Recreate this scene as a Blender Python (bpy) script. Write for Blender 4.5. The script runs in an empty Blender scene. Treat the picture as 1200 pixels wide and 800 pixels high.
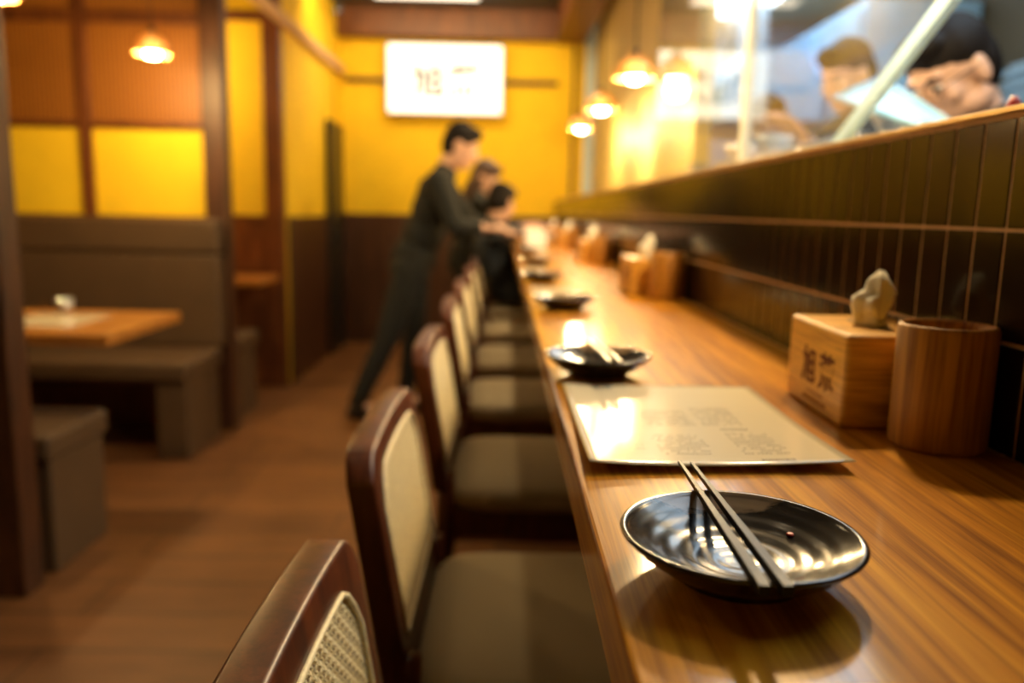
import bpy, bmesh, math, random
from mathutils import Vector, Matrix, Quaternion
random.seed(7)
PI = math.pi
SC = bpy.context.scene
C = SC.collection

# ------------------------------------------------------------------ camera
FPX = 950.0; H = 1.17
def _n(v): return v.normalized()
Yc = _n(Vector((590.0-600, 247.0-400, FPX)))
d0 = Vector((-0.0185, 0.99983, 0))
Dc = _n(d0 - Yc*d0.dot(Yc)); Xc = Dc.cross(Yc)
RW = Matrix((Xc, Yc, -Dc))            # rows = world axes in camera coords ; camera->world
cam_d = bpy.data.cameras.new('camera'); cam = bpy.data.objects.new('camera', cam_d); C.objects.link(cam)
r_, u_, b_ = RW @ Vector((1,0,0)), RW @ Vector((0,-1,0)), RW @ Vector((0,0,-1))
M = Matrix((r_, u_, b_)).transposed().to_4x4(); M.translation = Vector((0,0,H)); cam.matrix_world = M
cam_d.sensor_width = 36; cam_d.lens = FPX*36/1200
cam_d.clip_start = 0.02; cam_d.clip_end = 60
cam_d.dof.use_dof = True; cam_d.dof.focus_distance = 0.515; cam_d.dof.aperture_fstop = 3.3
SC.camera = cam

# ------------------------------------------------------------------ world, exposure
w = bpy.data.worlds.new('world'); SC.world = w; w.use_nodes = True
w.node_tree.nodes['Background'].inputs[0].default_value = (0.9, 0.6, 0.3, 1)
w.node_tree.nodes['Background'].inputs[1].default_value = 0.02
SC.view_settings.view_transform = 'Standard'; SC.view_settings.look = 'None'
SC.view_settings.exposure = 0.1; SC.view_settings.gamma = 1.0; SC.view_settings.use_curve_mapping = False
SC.cycles.use_denoising = True
SC.cycles.max_bounces = 8; SC.cycles.transparent_max_bounces = 12
SC.cycles.sample_clamp_indirect = 6

# brightness of every lamp (watts / emission strength)
P_KITCHEN = 5.5
P_PENDANT = 40.0
P_BOOTH = 26.0
P_AISLE = 9.0
P_SIGN = 2.2
P_BACK = 34.0
WARM = (1.0, 0.62, 0.25); WARM2 = (1.0, 0.70, 0.33); COOL = (0.68, 0.86, 1.0)

def lamp(name, kind, loc, power, col, size=0.1, parent=None, aim=None, spot=None, size_y=None):
    l = bpy.data.lights.new(name, kind); l.energy = power; l.color = col
    if kind == 'AREA':
        l.size = size
        if size_y: l.shape = 'RECTANGLE'; l.size_y = size_y
        else: l.shape = 'DISK'
    else: l.shadow_soft_size = size
    if kind == 'SPOT': l.spot_size = spot or 2.2; l.spot_blend = 0.7
    o = bpy.data.objects.new(name, l); C.objects.link(o); o.location = loc
    if aim: o.rotation_euler = (Vector(aim)-Vector(loc)).to_track_quat('-Z', 'Y').to_euler()
    if parent: o.parent = parent
    return o

# ------------------------------------------------------------------ materials
def newmat(name):
    m = bpy.data.materials.new(name); m.use_nodes = True
    nt = m.node_tree; return m, nt, nt.nodes['Principled BSDF']
def coords(nt, scale=(1,1,1), rot=(0,0,0)):
    t = nt.nodes.new('ShaderNodeTexCoord'); mp = nt.nodes.new('ShaderNodeMapping')
    mp.inputs['Scale'].default_value = scale; mp.inputs['Rotation'].default_value = rot
    nt.links.new(t.outputs['Object'], mp.inputs['Vector']); return mp.outputs[0]
def noise(nt, vec, scale, detail=4, rough=0.6, dist=0):
    n = nt.nodes.new('ShaderNodeTexNoise'); n.inputs['Scale'].default_value = scale
    n.inputs['Detail'].default_value = detail; n.inputs['Roughness'].default_value = rough
    n.inputs['Distortion'].default_value = dist
    nt.links.new(vec, n.inputs['Vector']); return n.outputs['Fac']
def ramp(nt, fac, stops):
    r = nt.nodes.new('ShaderNodeValToRGB'); e = r.color_ramp.elements
    while len(e) < len(stops): e.new(0.5)
    for el, (p, c) in zip(e, stops): el.position = p; el.color = (*c, 1)
    nt.links.new(fac, r.inputs[0]); return r.outputs[0]
def bump(nt, b, fac, strength=0.2, dist=0.002):
    n = nt.nodes.new('ShaderNodeBump'); n.inputs['Strength'].default_value = strength
    n.inputs['Distance'].default_value = dist
    nt.links.new(fac, n.inputs['Height']); nt.links.new(n.outputs[0], b.inputs['Normal'])
def spec(b, v, coat=0, croff=0.1):
    b.inputs['Specular IOR Level'].default_value = v
    b.inputs['Coat Weight'].default_value = coat; b.inputs['Coat Roughness'].default_value = croff
def plain(name, col, rough=0.5, metal=0, var=0.12, nscale=20, bmp=0.0, sp=0.5, coat=0):
    m, nt, b = newmat(name); v = coords(nt)
    f = noise(nt, v, nscale)
    c1 = tuple(max(0, x*(1-var)) for x in col); c2 = tuple(min(1, x*(1+var)) for x in col)
    nt.links.new(ramp(nt, f, [(0.3, c1), (0.7, c2)]), b.inputs['Base Color'])
    b.inputs['Roughness'].default_value = rough; b.inputs['Metallic'].default_value = metal
    spec(b, sp, coat)
    if bmp: bump(nt, b, f, bmp)
    return m
def wood(name, dark, mid, light, scale=(30, 1.6, 30), rough=0.4, coat=0.0, croff=0.15, bmp=0.15, fine=6.0, cior=1.5):
    m, nt, b = newmat(name); v = coords(nt, scale)
    f = noise(nt, v, 1.0, 5, 0.65, 1.5)
    base = ramp(nt, f, [(0.28, dark), (0.5, mid), (0.74, light)])
    v2 = coords(nt, tuple(s*fine if s > 5 else s*2.5 for s in scale))
    f2 = noise(nt, v2, 1.0, 3, 0.7)
    gr = ramp(nt, f2, [(0.36, (0.45, 0.38, 0.3)), (0.55, (1, 1, 1))])
    mx = nt.nodes.new('ShaderNodeMix'); mx.data_type = 'RGBA'; mx.blend_type = 'MULTIPLY'
    mx.inputs[0].default_value = 0.65
    nt.links.new(base, mx.inputs[6]); nt.links.new(gr, mx.inputs[7])
    nt.links.new(mx.outputs[2], b.inputs['Base Color'])
    b.inputs['Roughness'].default_value = rough; spec(b, 0.06 if coat > 0.5 else 0.5, coat, croff); b.inputs['Coat IOR'].default_value = cior
    bump(nt, b, f2, bmp, 0.0015)
    return m
def emit(name, col, strength):
    m, nt, b = newmat(name); f = noise(nt, coords(nt), 3.0, 1)
    b.inputs['Roughness'].default_value = 0.6
    nt.links.new(ramp(nt, f, [(0.2, tuple(c*0.96 for c in col)), (0.8, col)]), b.inputs['Emission Color'])
    b.inputs['Emission Strength'].default_value = strength; b.inputs['Base Color'].default_value = (0.25,0.25,0.25,1)
    return m

M_COUNTER = wood('counter_wood', (0.22,0.074,0.003), (0.54,0.212,0.008), (0.80,0.38,0.022), (26,1.4,26), 0.45, 0.75, 0.12, 0.2, 6, 1.65)
M_MAHOG = wood('mahogany', (0.04,0.008,0.002), (0.09,0.019,0.004), (0.16,0.038,0.008), (14,14,3), 0.40, 0.08, 0.2, 0.05)
M_BAMBOO = wood('bamboo_board', (0.56,0.27,0.034), (0.72,0.38,0.055), (0.84,0.48,0.085), (4,4,50), 0.38, 0.2, 0.2, 0.05)
M_CUP = wood('dark_wood_cup', (0.18,0.050,0.008), (0.42,0.18,0.016), (0.58,0.28,0.03), (60,60,3), 0.5, 0.0, 0.2, 0.08, 4)
M_BEAM = wood('dark_beam_wood', (0.03,0.010,0.004), (0.065,0.020,0.006), (0.11,0.036,0.010), (12,12,2), 0.5)
M_REDWOOD = wood('red_brown_panel_wood', (0.07,0.018,0.004), (0.14,0.040,0.008), (0.22,0.07,0.014), (14,14,2), 0.45)
M_TABLE = wood('booth_table_wood', (0.34,0.12,0.02), (0.52,0.21,0.04), (0.66,0.30,0.07), (3,24,24), 0.3, 0.3)
M_CANE = plain('cane', (0.90,0.75,0.46), 0.45, var=0.18, nscale=140, bmp=0.15)
M_YELLOW = plain('yellow_plaster', (0.86,0.58,0.010), 0.75, var=0.05, nscale=6, bmp=0.1)
M_WAINSCOT = wood('wainscot_wood', (0.035,0.011,0.004), (0.06,0.02,0.007), (0.09,0.03,0.01), (10,10,1.5), 0.5)
M_BLACK = plain('black_metal', (0.012,0.011,0.010), 0.4)
M_PLATE = None
M_CEIL = plain('dark_ceiling_paint', (0.05,0.045,0.032), 0.6, bmp=0.1)
M_GROUT = plain('grout', (0.58,0.38,0.22), 0.8, var=0.15, nscale=60)
M_STEEL = plain('brushed_steel', (0.55,0.60,0.64), 0.32, metal=0.9, var=0.08, nscale=30)
M_BLUESTEEL = plain('blue_grey_steel', (0.30,0.50,0.68), 0.45, metal=0.1, var=0.25, nscale=2.0)
M_EDGEB = plain('blue_tinted_glass_edge', (0.36,0.62,1.0), 0.3)
M_PALEBLUE = plain('pale_blue_plastic', (0.20,0.42,0.62), 0.35)
M_BRASS = plain('brass_edge', (0.62,0.44,0.20), 0.35, metal=0.6, var=0.1, nscale=30)
M_FABRIC = None
M_BENCH = plain('bench_vinyl', (0.085,0.048,0.022), 0.55, var=0.08, nscale=8, bmp=0.1)
M_SKIN = plain('skin', (0.66,0.41,0.30), 0.5, var=0.06, nscale=25)
M_HAIR = plain('black_hair', (0.008,0.006,0.006), 0.6, bmp=0.3, nscale=90, sp=0.15)
M_HAIRB = plain('brown_hair', (0.05,0.022,0.014), 0.5, bmp=0.3, nscale=90)
M_CLOTH = plain('black_cloth', (0.007,0.008,0.007), 0.9, bmp=0.2, nscale=25)
M_NAVY = plain('dark_navy_cloth', (0.02,0.026,0.035), 0.85, bmp=0.2, nscale=25)
M_WHITE = plain('white_porcelain', (0.8,0.8,0.78), 0.25, var=0.02)
M_TISSUE = plain('tissue_paper', (0.92,0.88,0.76), 0.9, var=0.03, bmp=0.2, nscale=60)
M_RED = plain('red_plastic', (0.6,0.03,0.02), 0.4)
M_INK = plain('burnt_ink', (0.13,0.028,0.006), 0.8)
M_PRINT = plain('printed_ink', (0.07,0.04,0.03), 0.6)
M_OLIVE = plain('olive_brown_wall_paint', (0.06,0.038,0.014), 0.7, bmp=0.1, nscale=3)
M_BEIGE = plain('beige_wall_paint', (0.50,0.42,0.28), 0.7, nscale=3)

def tile_mat():
    m, nt, b = newmat('brown_black_glazed_tile'); f = noise(nt, coords(nt, (8, 22, 5)), 1.0, 2)
    nt.links.new(ramp(nt, f, [(0.3, (0.006,0.004,0.003)), (0.7, (0.020,0.010,0.005))]), b.inputs['Base Color'])
    b.inputs['Roughness'].default_value = 0.15; spec(b, 0.2)
    bump(nt, b, noise(nt, coords(nt), 30.0, 2), 0.08, 0.002); return m
M_TILE = tile_mat()
def fabric_mat():
    m, nt, b = newmat('woven_seat_fabric'); v = coords(nt)
    w1 = nt.nodes.new('ShaderNodeTexWave'); w1.inputs['Scale'].default_value = 90; w1.bands_direction = 'Y'
    w1.inputs['Distortion'].default_value = 1.2; nt.links.new(v, w1.inputs['Vector'])
    nt.links.new(ramp(nt, w1.outputs['Fac'], [(0.1, (0.26,0.205,0.125)), (0.9, (0.43,0.345,0.215))]), b.inputs['Base Color'])
    b.inputs['Roughness'].default_value = 0.8; bump(nt, b, w1.outputs['Fac'], 0.3, 0.001); return m
M_FABRIC = fabric_mat()
def floor_mat():
    m, nt, b = newmat('brown_floor_tile'); v = coords(nt)
    br = nt.nodes.new('ShaderNodeTexBrick'); br.offset = 0.5
    br.inputs['Color1'].default_value = (0.20,0.085,0.026,1); br.inputs['Color2'].default_value = (0.15,0.062,0.020,1)
    br.inputs['Mortar'].default_value = (0.06,0.03,0.012,1); br.inputs['Scale'].default_value = 1.0
    br.inputs['Brick Width'].default_value = 1.2; br.inputs['Row Height'].default_value = 0.2; br.inputs['Mortar Size'].default_value = 0.004
    nt.links.new(v, br.inputs['Vector'])
    f = noise(nt, coords(nt, (3, 16, 1)), 1.0, 5)
    mx = nt.nodes.new('ShaderNodeMix'); mx.data_type = 'RGBA'; mx.blend_type = 'MULTIPLY'; mx.inputs[0].default_value = 0.6
    nt.links.new(br.outputs['Color'], mx.inputs[6]); nt.links.new(ramp(nt, f, [(0.3, (0.6,0.55,0.5)), (0.7, (1.2,1.1,1.0))]), mx.inputs[7])
    nt.links.new(mx.outputs[2], b.inputs['Base Color']); b.inputs['Roughness'].default_value = 0.5
    bump(nt, b, br.outputs['Fac'], 0.15, 0.002); return m
M_FLOOR = floor_mat()
def blind_mat():
    m, nt, b = newmat('bamboo_blind'); v = coords(nt)
    w1 = nt.nodes.new('ShaderNodeTexWave'); w1.inputs['Scale'].default_value = 14; w1.bands_direction = 'X'; nt.links.new(v, w1.inputs['Vector'])
    nt.links.new(ramp(nt, w1.outputs['Fac'], [(0.1, (0.16,0.050,0.005)), (0.7, (0.33,0.120,0.010))]), b.inputs['Base Color'])
    b.inputs['Roughness'].default_value = 0.5; bump(nt, b, w1.outputs['Fac'], 0.4, 0.004); return m
M_BLIND = blind_mat()
def plate_mat():
    m, nt, b = newmat('black_glaze'); v = coords(nt)
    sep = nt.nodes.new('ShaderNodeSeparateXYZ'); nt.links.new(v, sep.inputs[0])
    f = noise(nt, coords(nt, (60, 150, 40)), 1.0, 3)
    # reflections in the glaze, painted as tan patches along one side of the plate
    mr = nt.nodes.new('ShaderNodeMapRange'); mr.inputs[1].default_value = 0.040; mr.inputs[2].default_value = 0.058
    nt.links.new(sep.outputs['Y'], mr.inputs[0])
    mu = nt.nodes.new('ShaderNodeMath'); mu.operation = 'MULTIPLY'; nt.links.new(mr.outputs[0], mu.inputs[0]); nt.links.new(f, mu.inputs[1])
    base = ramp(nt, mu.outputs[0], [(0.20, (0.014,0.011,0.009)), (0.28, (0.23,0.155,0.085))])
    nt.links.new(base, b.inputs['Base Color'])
    b.inputs['Roughness'].default_value = 0.20; spec(b, 0.55, 0.3, 0.12)
    bump(nt, b, noise(nt, coords(nt), 50.0, 2), 0.05, 0.001); return m
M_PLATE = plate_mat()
def glass_mat(name, tint=(0.96,0.98,1.0)):
    m = bpy.data.materials.new(name); m.use_nodes = True; nt = m.node_tree
    nt.nodes.remove(nt.nodes['Principled BSDF']); out = nt.nodes['Material Output']
    tr = nt.nodes.new('ShaderNodeBsdfTransparent'); tr.inputs[0].default_value = (*tint, 1)
    gl = nt.nodes.new('ShaderNodeBsdfGlossy'); gl.inputs['Roughness'].default_value = 0.02
    lw = nt.nodes.new('ShaderNodeLayerWeight'); lw.inputs['Blend'].default_value = 0.5
    pw = nt.nodes.new('ShaderNodeMath'); pw.operation = 'POWER'; pw.inputs[1].default_value = 5.0
    nt.links.new(lw.outputs['Facing'], pw.inputs[0])
    ma = nt.nodes.new('ShaderNodeMath'); ma.operation = 'MULTIPLY_ADD'; ma.inputs[1].default_value = 0.93; ma.inputs[2].default_value = 0.03
    nt.links.new(pw.outputs[0], ma.inputs[0])
    # faint film of smears on the pane
    df = nt.nodes.new('ShaderNodeBsdfDiffuse'); df.inputs[0].default_value = (0.9,0.95,1,1)
    f = noise(nt, coords(nt, (1,1.5,1.5)), 2.5, 3)
    mr = nt.nodes.new('ShaderNodeMapRange'); mr.inputs[3].default_value = 0.01; mr.inputs[4].default_value = 0.05
    nt.links.new(f, mr.inputs[0])
    m0 = nt.nodes.new('ShaderNodeMixShader'); nt.links.new(mr.outputs[0], m0.inputs[0]); nt.links.new(tr.outputs[0], m0.inputs[1]); nt.links.new(df.outputs[0], m0.inputs[2])
    mx = nt.nodes.new('ShaderNodeMixShader'); nt.links.new(ma.outputs[0], mx.inputs[0]); nt.links.new(m0.outputs[0], mx.inputs[1]); nt.links.new(gl.outputs[0], mx.inputs[2])
    nt.links.new(mx.outputs[0], out.inputs[0]); return m
M_GLASS = glass_mat('pane_glass')
M_PAPER = plain('laminated_paper', (0.74,0.65,0.46), 0.12, var=0.02, nscale=5, sp=0.4, coat=0.0)

# ------------------------------------------------------------------ mesh helpers
def obj(name, bm, mat, parent=None, smooth=False, kind=None):
    me = bpy.data.meshes.new(name); bm.normal_update(); bm.to_mesh(me); bm.free()
    if mat: me.materials.append(mat)
    if smooth:
        for p in me.polygons: p.use_smooth = True
    o = bpy.data.objects.new(name, me); C.objects.link(o)
    if parent: o.parent = parent
    if kind: o['kind'] = kind
    return o
def struct(name, bm, mat, parent=None, smooth=False):
    return obj(name, bm, mat, parent, smooth, None if parent else 'structure')
def thing(name, label, cat, loc=(0,0,0), rz=0, group=None):
    o = bpy.data.objects.new(name, None); C.objects.link(o); o.empty_display_size = 0.05
    o.location = loc; o.rotation_euler = (0,0,rz); o['label'] = label; o['category'] = cat
    if group: o['group'] = group
    return o
def tag(o, label, cat, group=None):
    o['label'] = label; o['category'] = cat
    if group: o['group'] = group
    return o
def copy_tree(o, parent=None):
    c = o.copy(); C.objects.link(c)
    if parent: c.parent = parent
    for ch in list(o.children):
        copy_tree(ch, c)
    return c
def dup(root, loc, rz, label, group=None):
    r = copy_tree(root); r.location = loc; r.rotation_euler = (0,0,rz); r['label'] = label
    if group: r['group'] = group
    return r
def bx(bm, x0, x1, y0, y1, z0, z1, bev=0.0, seg=2, mat=None):
    vs = [bm.verts.new((x, y, z)) for x in (x0, x1) for y in (y0, y1) for z in (z0, z1)]
    F = [(0,1,3,2), (4,6,7,5), (0,4,5,1), (2,3,7,6), (0,2,6,4), (1,5,7,3)]
    fs = [bm.faces.new([vs[i] for i in f]) for f in F]
    if mat is not None:
        for v in vs: v.co = mat @ v.co
    if bev > 0:
        es = list({e for f in fs for e in f.edges})
        bmesh.ops.bevel(bm, geom=es, offset=bev, segments=seg, affect='EDGES', profile=0.5)
    return vs
def box(x0, x1, y0, y1, z0, z1, bev=0.0, seg=2):
    bm = bmesh.new(); bx(bm, x0, x1, y0, y1, z0, z1, bev, seg); return bm
def tube(bm, pts, r, n=8, close=False, cap=True):
    pts = [Vector(p) for p in pts]; rs = r if isinstance(r, (list, tuple)) else [r]*len(pts)
    rings = []; up = None
    for i, p in enumerate(pts):
        a = pts[i-1] if (i or close) else p; b = pts[(i+1) % len(pts)] if (i < len(pts)-1 or close) else p
        t = (b-a).normalized()
        if up is None:
            up = Vector((0,0,1)) if abs(t.z) < 0.9 else Vector((1,0,0))
        s = t.cross(up)
        if s.length < 1e-5: s = t.cross(Vector((0,1,0)))
        s.normalize(); up = s.cross(t).normalized()
        rings.append([bm.verts.new(p + (s*math.cos(2*PI*k/n) + up*math.sin(2*PI*k/n))*rs[i]) for k in range(n)])
    m = len(rings)
    for i in range(m if close else m-1):
        A, B = rings[i], rings[(i+1) % m]
        for k in range(n): bm.faces.new((A[k], A[(k+1)%n], B[(k+1)%n], B[k]))
    if cap and not close:
        bm.faces.new(rings[0][::-1]); bm.faces.new(rings[-1])
def lathe(prof, n=48, bm=None, loc=(0,0,0)):
    bm = bm or bmesh.new(); L = Vector(loc); rings = []
    for r, z in prof:
        if r < 1e-6: rings.append([bm.verts.new(L+Vector((0,0,z)))])
        else: rings.append([bm.verts.new(L+Vector((r*math.cos(2*PI*k/n), r*math.sin(2*PI*k/n), z))) for k in range(n)])
    for A, B in zip(rings, rings[1:]):
        for k in range(n):
            k2 = (k+1) % n
            if len(A) == 1 and len(B) == 1: continue
            if len(A) == 1: bm.faces.new((A[0], B[k2], B[k]))
            elif len(B) == 1: bm.faces.new((A[k], A[k2], B[0]))
            else: bm.faces.new((A[k], A[k2], B[k2], B[k]))
    return bm
def prism(bm, outline, axis, a, b, bev=0.0):
    """outline: 2D points; axis 'x' -> (y,z), 'y' -> (x,z), 'z' -> (x,y)"""
    def P(p, t):
        return {'x': (t, p[0], p[1]), 'y': (p[0], t, p[1]), 'z': (p[0], p[1], t)}[axis]
    A = [bm.verts.new(P(p, a)) for p in outline]; B = [bm.verts.new(P(p, b)) for p in outline]
    fs = [bm.faces.new(A[::-1]), bm.faces.new(B)]; n = len(A)
    for i in range(n): fs.append(bm.faces.new((A[i], A[(i+1)%n], B[(i+1)%n], B[i])))
    bmesh.ops.recalc_face_normals(bm, faces=fs)
    if bev:
        es = list(set(fs[0].edges) | set(fs[1].edges))
        bmesh.ops.bevel(bm, geom=es, offset=bev, segments=3, affect='EDGES', profile=0.5)
def text_mesh(name, s, size, depth, mat, parent, mw):
    cu = bpy.data.curves.new(name, 'FONT'); cu.body = s; cu.size = size; cu.extrude = depth; cu.offset = size*0.022
    cu.align_x = 'CENTER'; cu.align_y = 'CENTER'
    t = bpy.data.objects.new(name, cu); C.objects.link(t)
    dg = bpy.context.evaluated_depsgraph_get(); dg.update()
    me = bpy.data.meshes.new_from_object(t.evaluated_get(dg)); bpy.data.objects.remove(t)
    me.transform(mw); me.materials.clear(); me.materials.append(mat)
    o = bpy.data.objects.new(name, me); C.objects.link(o)
    if parent: o.parent = parent
    return o
# solid made of overlapping rounded pieces, fused to one continuous skin
def fuse(name, prims, mat, parent=None, voxel=0.008, smooth=6, noise_amp=0.0, keep=None):
    bm = bmesh.new()
    for p in prims:
        if p[0] == 'cap':
            _, a, ra, b, rb = p; a = Vector(a); b = Vector(b); d = b-a
            if d.length < 1e-5: d = Vector((0,0,0.001))
            q = d.to_track_quat('Z', 'Y').to_matrix(); n = 14; rings = []
            for k in range(5):
                th = -PI/2 + k*PI/8
                rings.append((ra*math.cos(th), ra*math.sin(th)))
            for k in range(5):
                th = k*PI/8
                rings.append((rb*math.cos(th), d.length + rb*math.sin(th)))
            rr = []
            for r, z in rings:
                if r < 1e-6: rr.append([bm.verts.new(a + q @ Vector((0,0,z)))])
                else: rr.append([bm.verts.new(a + q @ Vector((r*math.cos(2*PI*j/n), r*math.sin(2*PI*j/n), z))) for j in range(n)])
            for A, B in zip(rr, rr[1:]):
                for j in range(n):
                    j2 = (j+1) % n
                    if len(A) == 1: bm.faces.new((A[0], B[j2], B[j]))
                    elif len(B) == 1: bm.faces.new((A[j], A[j2], B[0]))
                    else: bm.faces.new((A[j], A[j2], B[j2], B[j]))
        else:
            _, c, axes, rad = p                     # axes: 3 vectors, rad: 3 radii
            mt = Matrix([Vector(ax)*r for ax, r in zip(axes, rad)]).transposed().to_4x4()
            mt.translation = Vector(c)
            ret = bmesh.ops.create_uvsphere(bm, u_segments=20, v_segments=12, radius=1, matrix=mt)
    bmesh.ops.recalc_face_normals(bm, faces=bm.faces)
    o = obj(name, bm, mat)
    m = o.modifiers.new('r', 'REMESH'); m.mode = 'VOXEL'; m.voxel_size = voxel; m.use_smooth_shade = True
    if smooth:
        s = o.modifiers.new('s', 'SMOOTH'); s.iterations = smooth; s.factor = 0.5
    dg = bpy.context.evaluated_depsgraph_get(); dg.update()
    me = bpy.data.meshes.new_from_object(o.evaluated_get(dg))
    if not me.materials: me.materials.append(mat)
    old = o.data; o.modifiers.clear(); o.data = me; bpy.data.meshes.remove(old)
    for p in me.polygons: p.use_smooth = True
    if noise_amp:
        for v in me.vertices:
            c = v.co; k = math.sin(c.x*47+c.z*31+1.3*math.sin(c.y*29)) * math.sin(c.y*41-c.z*23)
            v.co = c + v.normal*noise_amp*k
    if parent: o.parent = parent
    return o
XYZ = (Vector((1,0,0)), Vector((0,1,0)), Vector((0,0,1)))

# ------------------------------------------------------------------ room
CT = 0.97; XE = 0.061; XW = 0.44; YB = 7.1; XL = -1.4
struct('floor', box(-4.2, 3.0, -2.0, 7.4, -0.1, 0.0), M_FLOOR)
struct('ceiling', box(-4.2, 0.62, -2.0, 7.4, 2.80, 2.9), M_CEIL)
struct('ceiling_kitchen', box(0.62, 3.0, -2.0, 7.4, 2.72, 2.9), M_BEIGE)
struct('wall_back', box(-4.2, 3.0, YB, YB+0.15, 0, 2.9), M_YELLOW)
struct('wall_front', box(-4.2, 3.0, -2.15, -2.0, 0, 2.9), M_YELLOW)
# left wall beyond the booths, with its dark door opening
bm = bmesh.new(); bx(bm, XL-0.12, XL, 5.32, YB, 0, 2.9); struct('wall_left', bm, M_YELLOW)
struct('wall_left_outer', box(-4.3, -4.2, -2.0, 7.4, 0, 2.9), M_YELLOW)
struct('wainscot_left', box(XL, XL+0.018, 5.34, YB-0.001, 0, 1.105, 0.003), M_WAINSCOT)
struct('wainscot_back', box(XL+0.018, XW, YB-0.02, YB, 0, 1.125, 0.003), M_WAINSCOT)
dr = struct('door_1', box(XL+0.018, XL+0.05, 6.45, 6.98, 0, 1.84, 0.004), M_BLACK)
bm = bmesh.new(); lathe([(0,0),(0.02,0),(0.024,0.02),(0.018,0.04),(0,0.045)], 16, bm)
k = obj('door_handle', bm, M_BLACK, dr, True); k.rotation_euler = (0, PI/2, 0); k.location = (XL+0.05, 6.55, 0.95)
struct('trim_1', box(XL, XL+0.05, 4.2, YB-0.03, 2.27, 2.33, 0.004), M_GROUT)
struct('trim_2', box(XL+0.05, XW, YB-0.035, YB, 2.215, 2.255, 0.004), M_BEAM)
struct('trim_3', box(XL, 0.47, 6.96, YB, 2.57, 2.80, 0.004), M_REDWOOD)
# header above the glass
struct('trim_4', box(0.42, 0.66, -2.0, YB, 2.56, 2.80, 0.005), M_REDWOOD)
# kitchen shell
struct('wall_kitchen', box(2.6, 2.72, -2.0, YB, 0, 2.9), M_OLIVE)

# tiled half wall behind the counter
wall = struct('wall_right', box(XW-0.0028, 0.62, -1.2, YB, 0, 1.262), M_GROUT)
bm = bmesh.new(); PY = 0.0468; y = 0.7045-PY*40 - PY + 0.0035
while y < YB-PY:
    for k in range(3):
        z0 = CT+0.0005+k*0.0968
        bx(bm, XW-0.004, XW+0.006, y-0.0001, y+PY-0.0036, z0, z0+0.0932, 0.0008, 1)
    y += PY
tl = obj('glazed_tiles', bm, M_TILE, wall)
bm = bmesh.new(); bx(bm, XW-0.007, 0.625, -1.2, YB, 1.2625, 1.268, 0.001); bx(bm, 0.6255, 0.76, 3.315, YB, 1.255, 1.268, 0.001)
obj('brass_edge_strip', bm, M_BRASS, wall)

# glass panes standing on the half wall
XG = 0.60
def pane(name, pts):
    bm = bmesh.new(); prism(bm, pts, 'x', XG-0.005, XG+0.005); return struct(name, bm, M_GLASS)
def gz(y): return 1.27 + (1.56-y)*0.49
w1 = pane('window_1', [(2.07,1.268),(2.07,2.56),(1.56-1.292/0.49,2.56),(1.56,1.268)])
bm = bmesh.new(); a = Vector((XG, 1.57, 1.262)); d = Vector((0, -1, 0.49)).normalized(); nrm = Vector((0, 0.49, 1)).normalized()
vs = []
for t in (0, 2.9):
    for s, q in ((-1,-1),(1,-1),(1,1),(-1,1)):
        p = a + d*t + Vector((1,0,0))*0.007*s + nrm*0.012*q; vs.append(bm.verts.new(p))
for f in ((0,1,2,3),(7,6,5,4),(0,4,5,1),(1,5,6,2),(2,6,7,3),(3,7,4,0)): bm.faces.new([vs[i] for i in f])
bmesh.ops.recalc_face_normals(bm, faces=bm.faces)
obj('polished_edge', bm, M_EDGEB, w1)
w2 = pane('window_2', [(3.30,1.268),(3.30,2.56),(2.085,2.56),(2.085,1.268)])
struct('wall_right_upper', box(XG+0.15, XG+0.22, 3.315, YB, 1.268, 2.715, 0.003), plain('cream_yellow_wall_paint', (0.52,0.40,0.14), 0.55, nscale=3))
struct('wall_kitchen_back', box(0.67, 2.6, YB-0.03, YB, 0, 2.72), plain('blue_white_wall_tile', (0.42,0.56,0.70), 0.4, var=0.1, nscale=2))
obj('glazing_bar', box(XG-0.011, XG+0.011, 2.062, 2.092, 1.268, 2.56, 0.003), plain('frosted_glazing_bar', (0.75,0.80,0.74), 0.4), w2)
struct('trim_6', box(XG-0.035, XG-0.013, YB-0.06, YB-0.002, 1.268, 2.56, 0.002), M_BEAM)

# ------------------------------------------------------------------ counter
ct = tag(obj('bar_counter', box(XE, XW-0.0045, -1.2, YB-0.025, CT-0.045, CT, 0.0025, 2), M_COUNTER), 'long glossy orange-brown wooden bar counter running along the tiled wall', 'counter')
bm = bmesh.new(); bx(bm, 0.385, XW-0.0035, -1.2, YB-0.025, 0, CT-0.046); cb = struct('wall_counter_base', bm, M_BEAM)
obj('foot_rail', (lambda b: (tube(b, [(0.362, -1.2, 0.22), (0.362, YB-0.03, 0.22)], 0.013, 12), b)[1])(bmesh.new()), M_BLACK, cb)

# ------------------------------------------------------------------ booths
def booth_post(y, label, yw=0.10, mat=M_BEAM):
    o = struct('pillar', box(XL-0.11, XL, y-yw/2, y+yw/2, 0, 2.80, 0.006), mat); o['kind'] = 'structure'; return o
booth_post(2.33, ''); booth_post(4.22, ''); booth_post(5.27, '', 0.08, M_REDWOOD); booth_post(0.4, '')
struct('trim_5', box(XL-0.10, XL-0.01, -2.0, 5.24, 2.66, 2.80, 0.004), M_BEAM)

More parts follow.
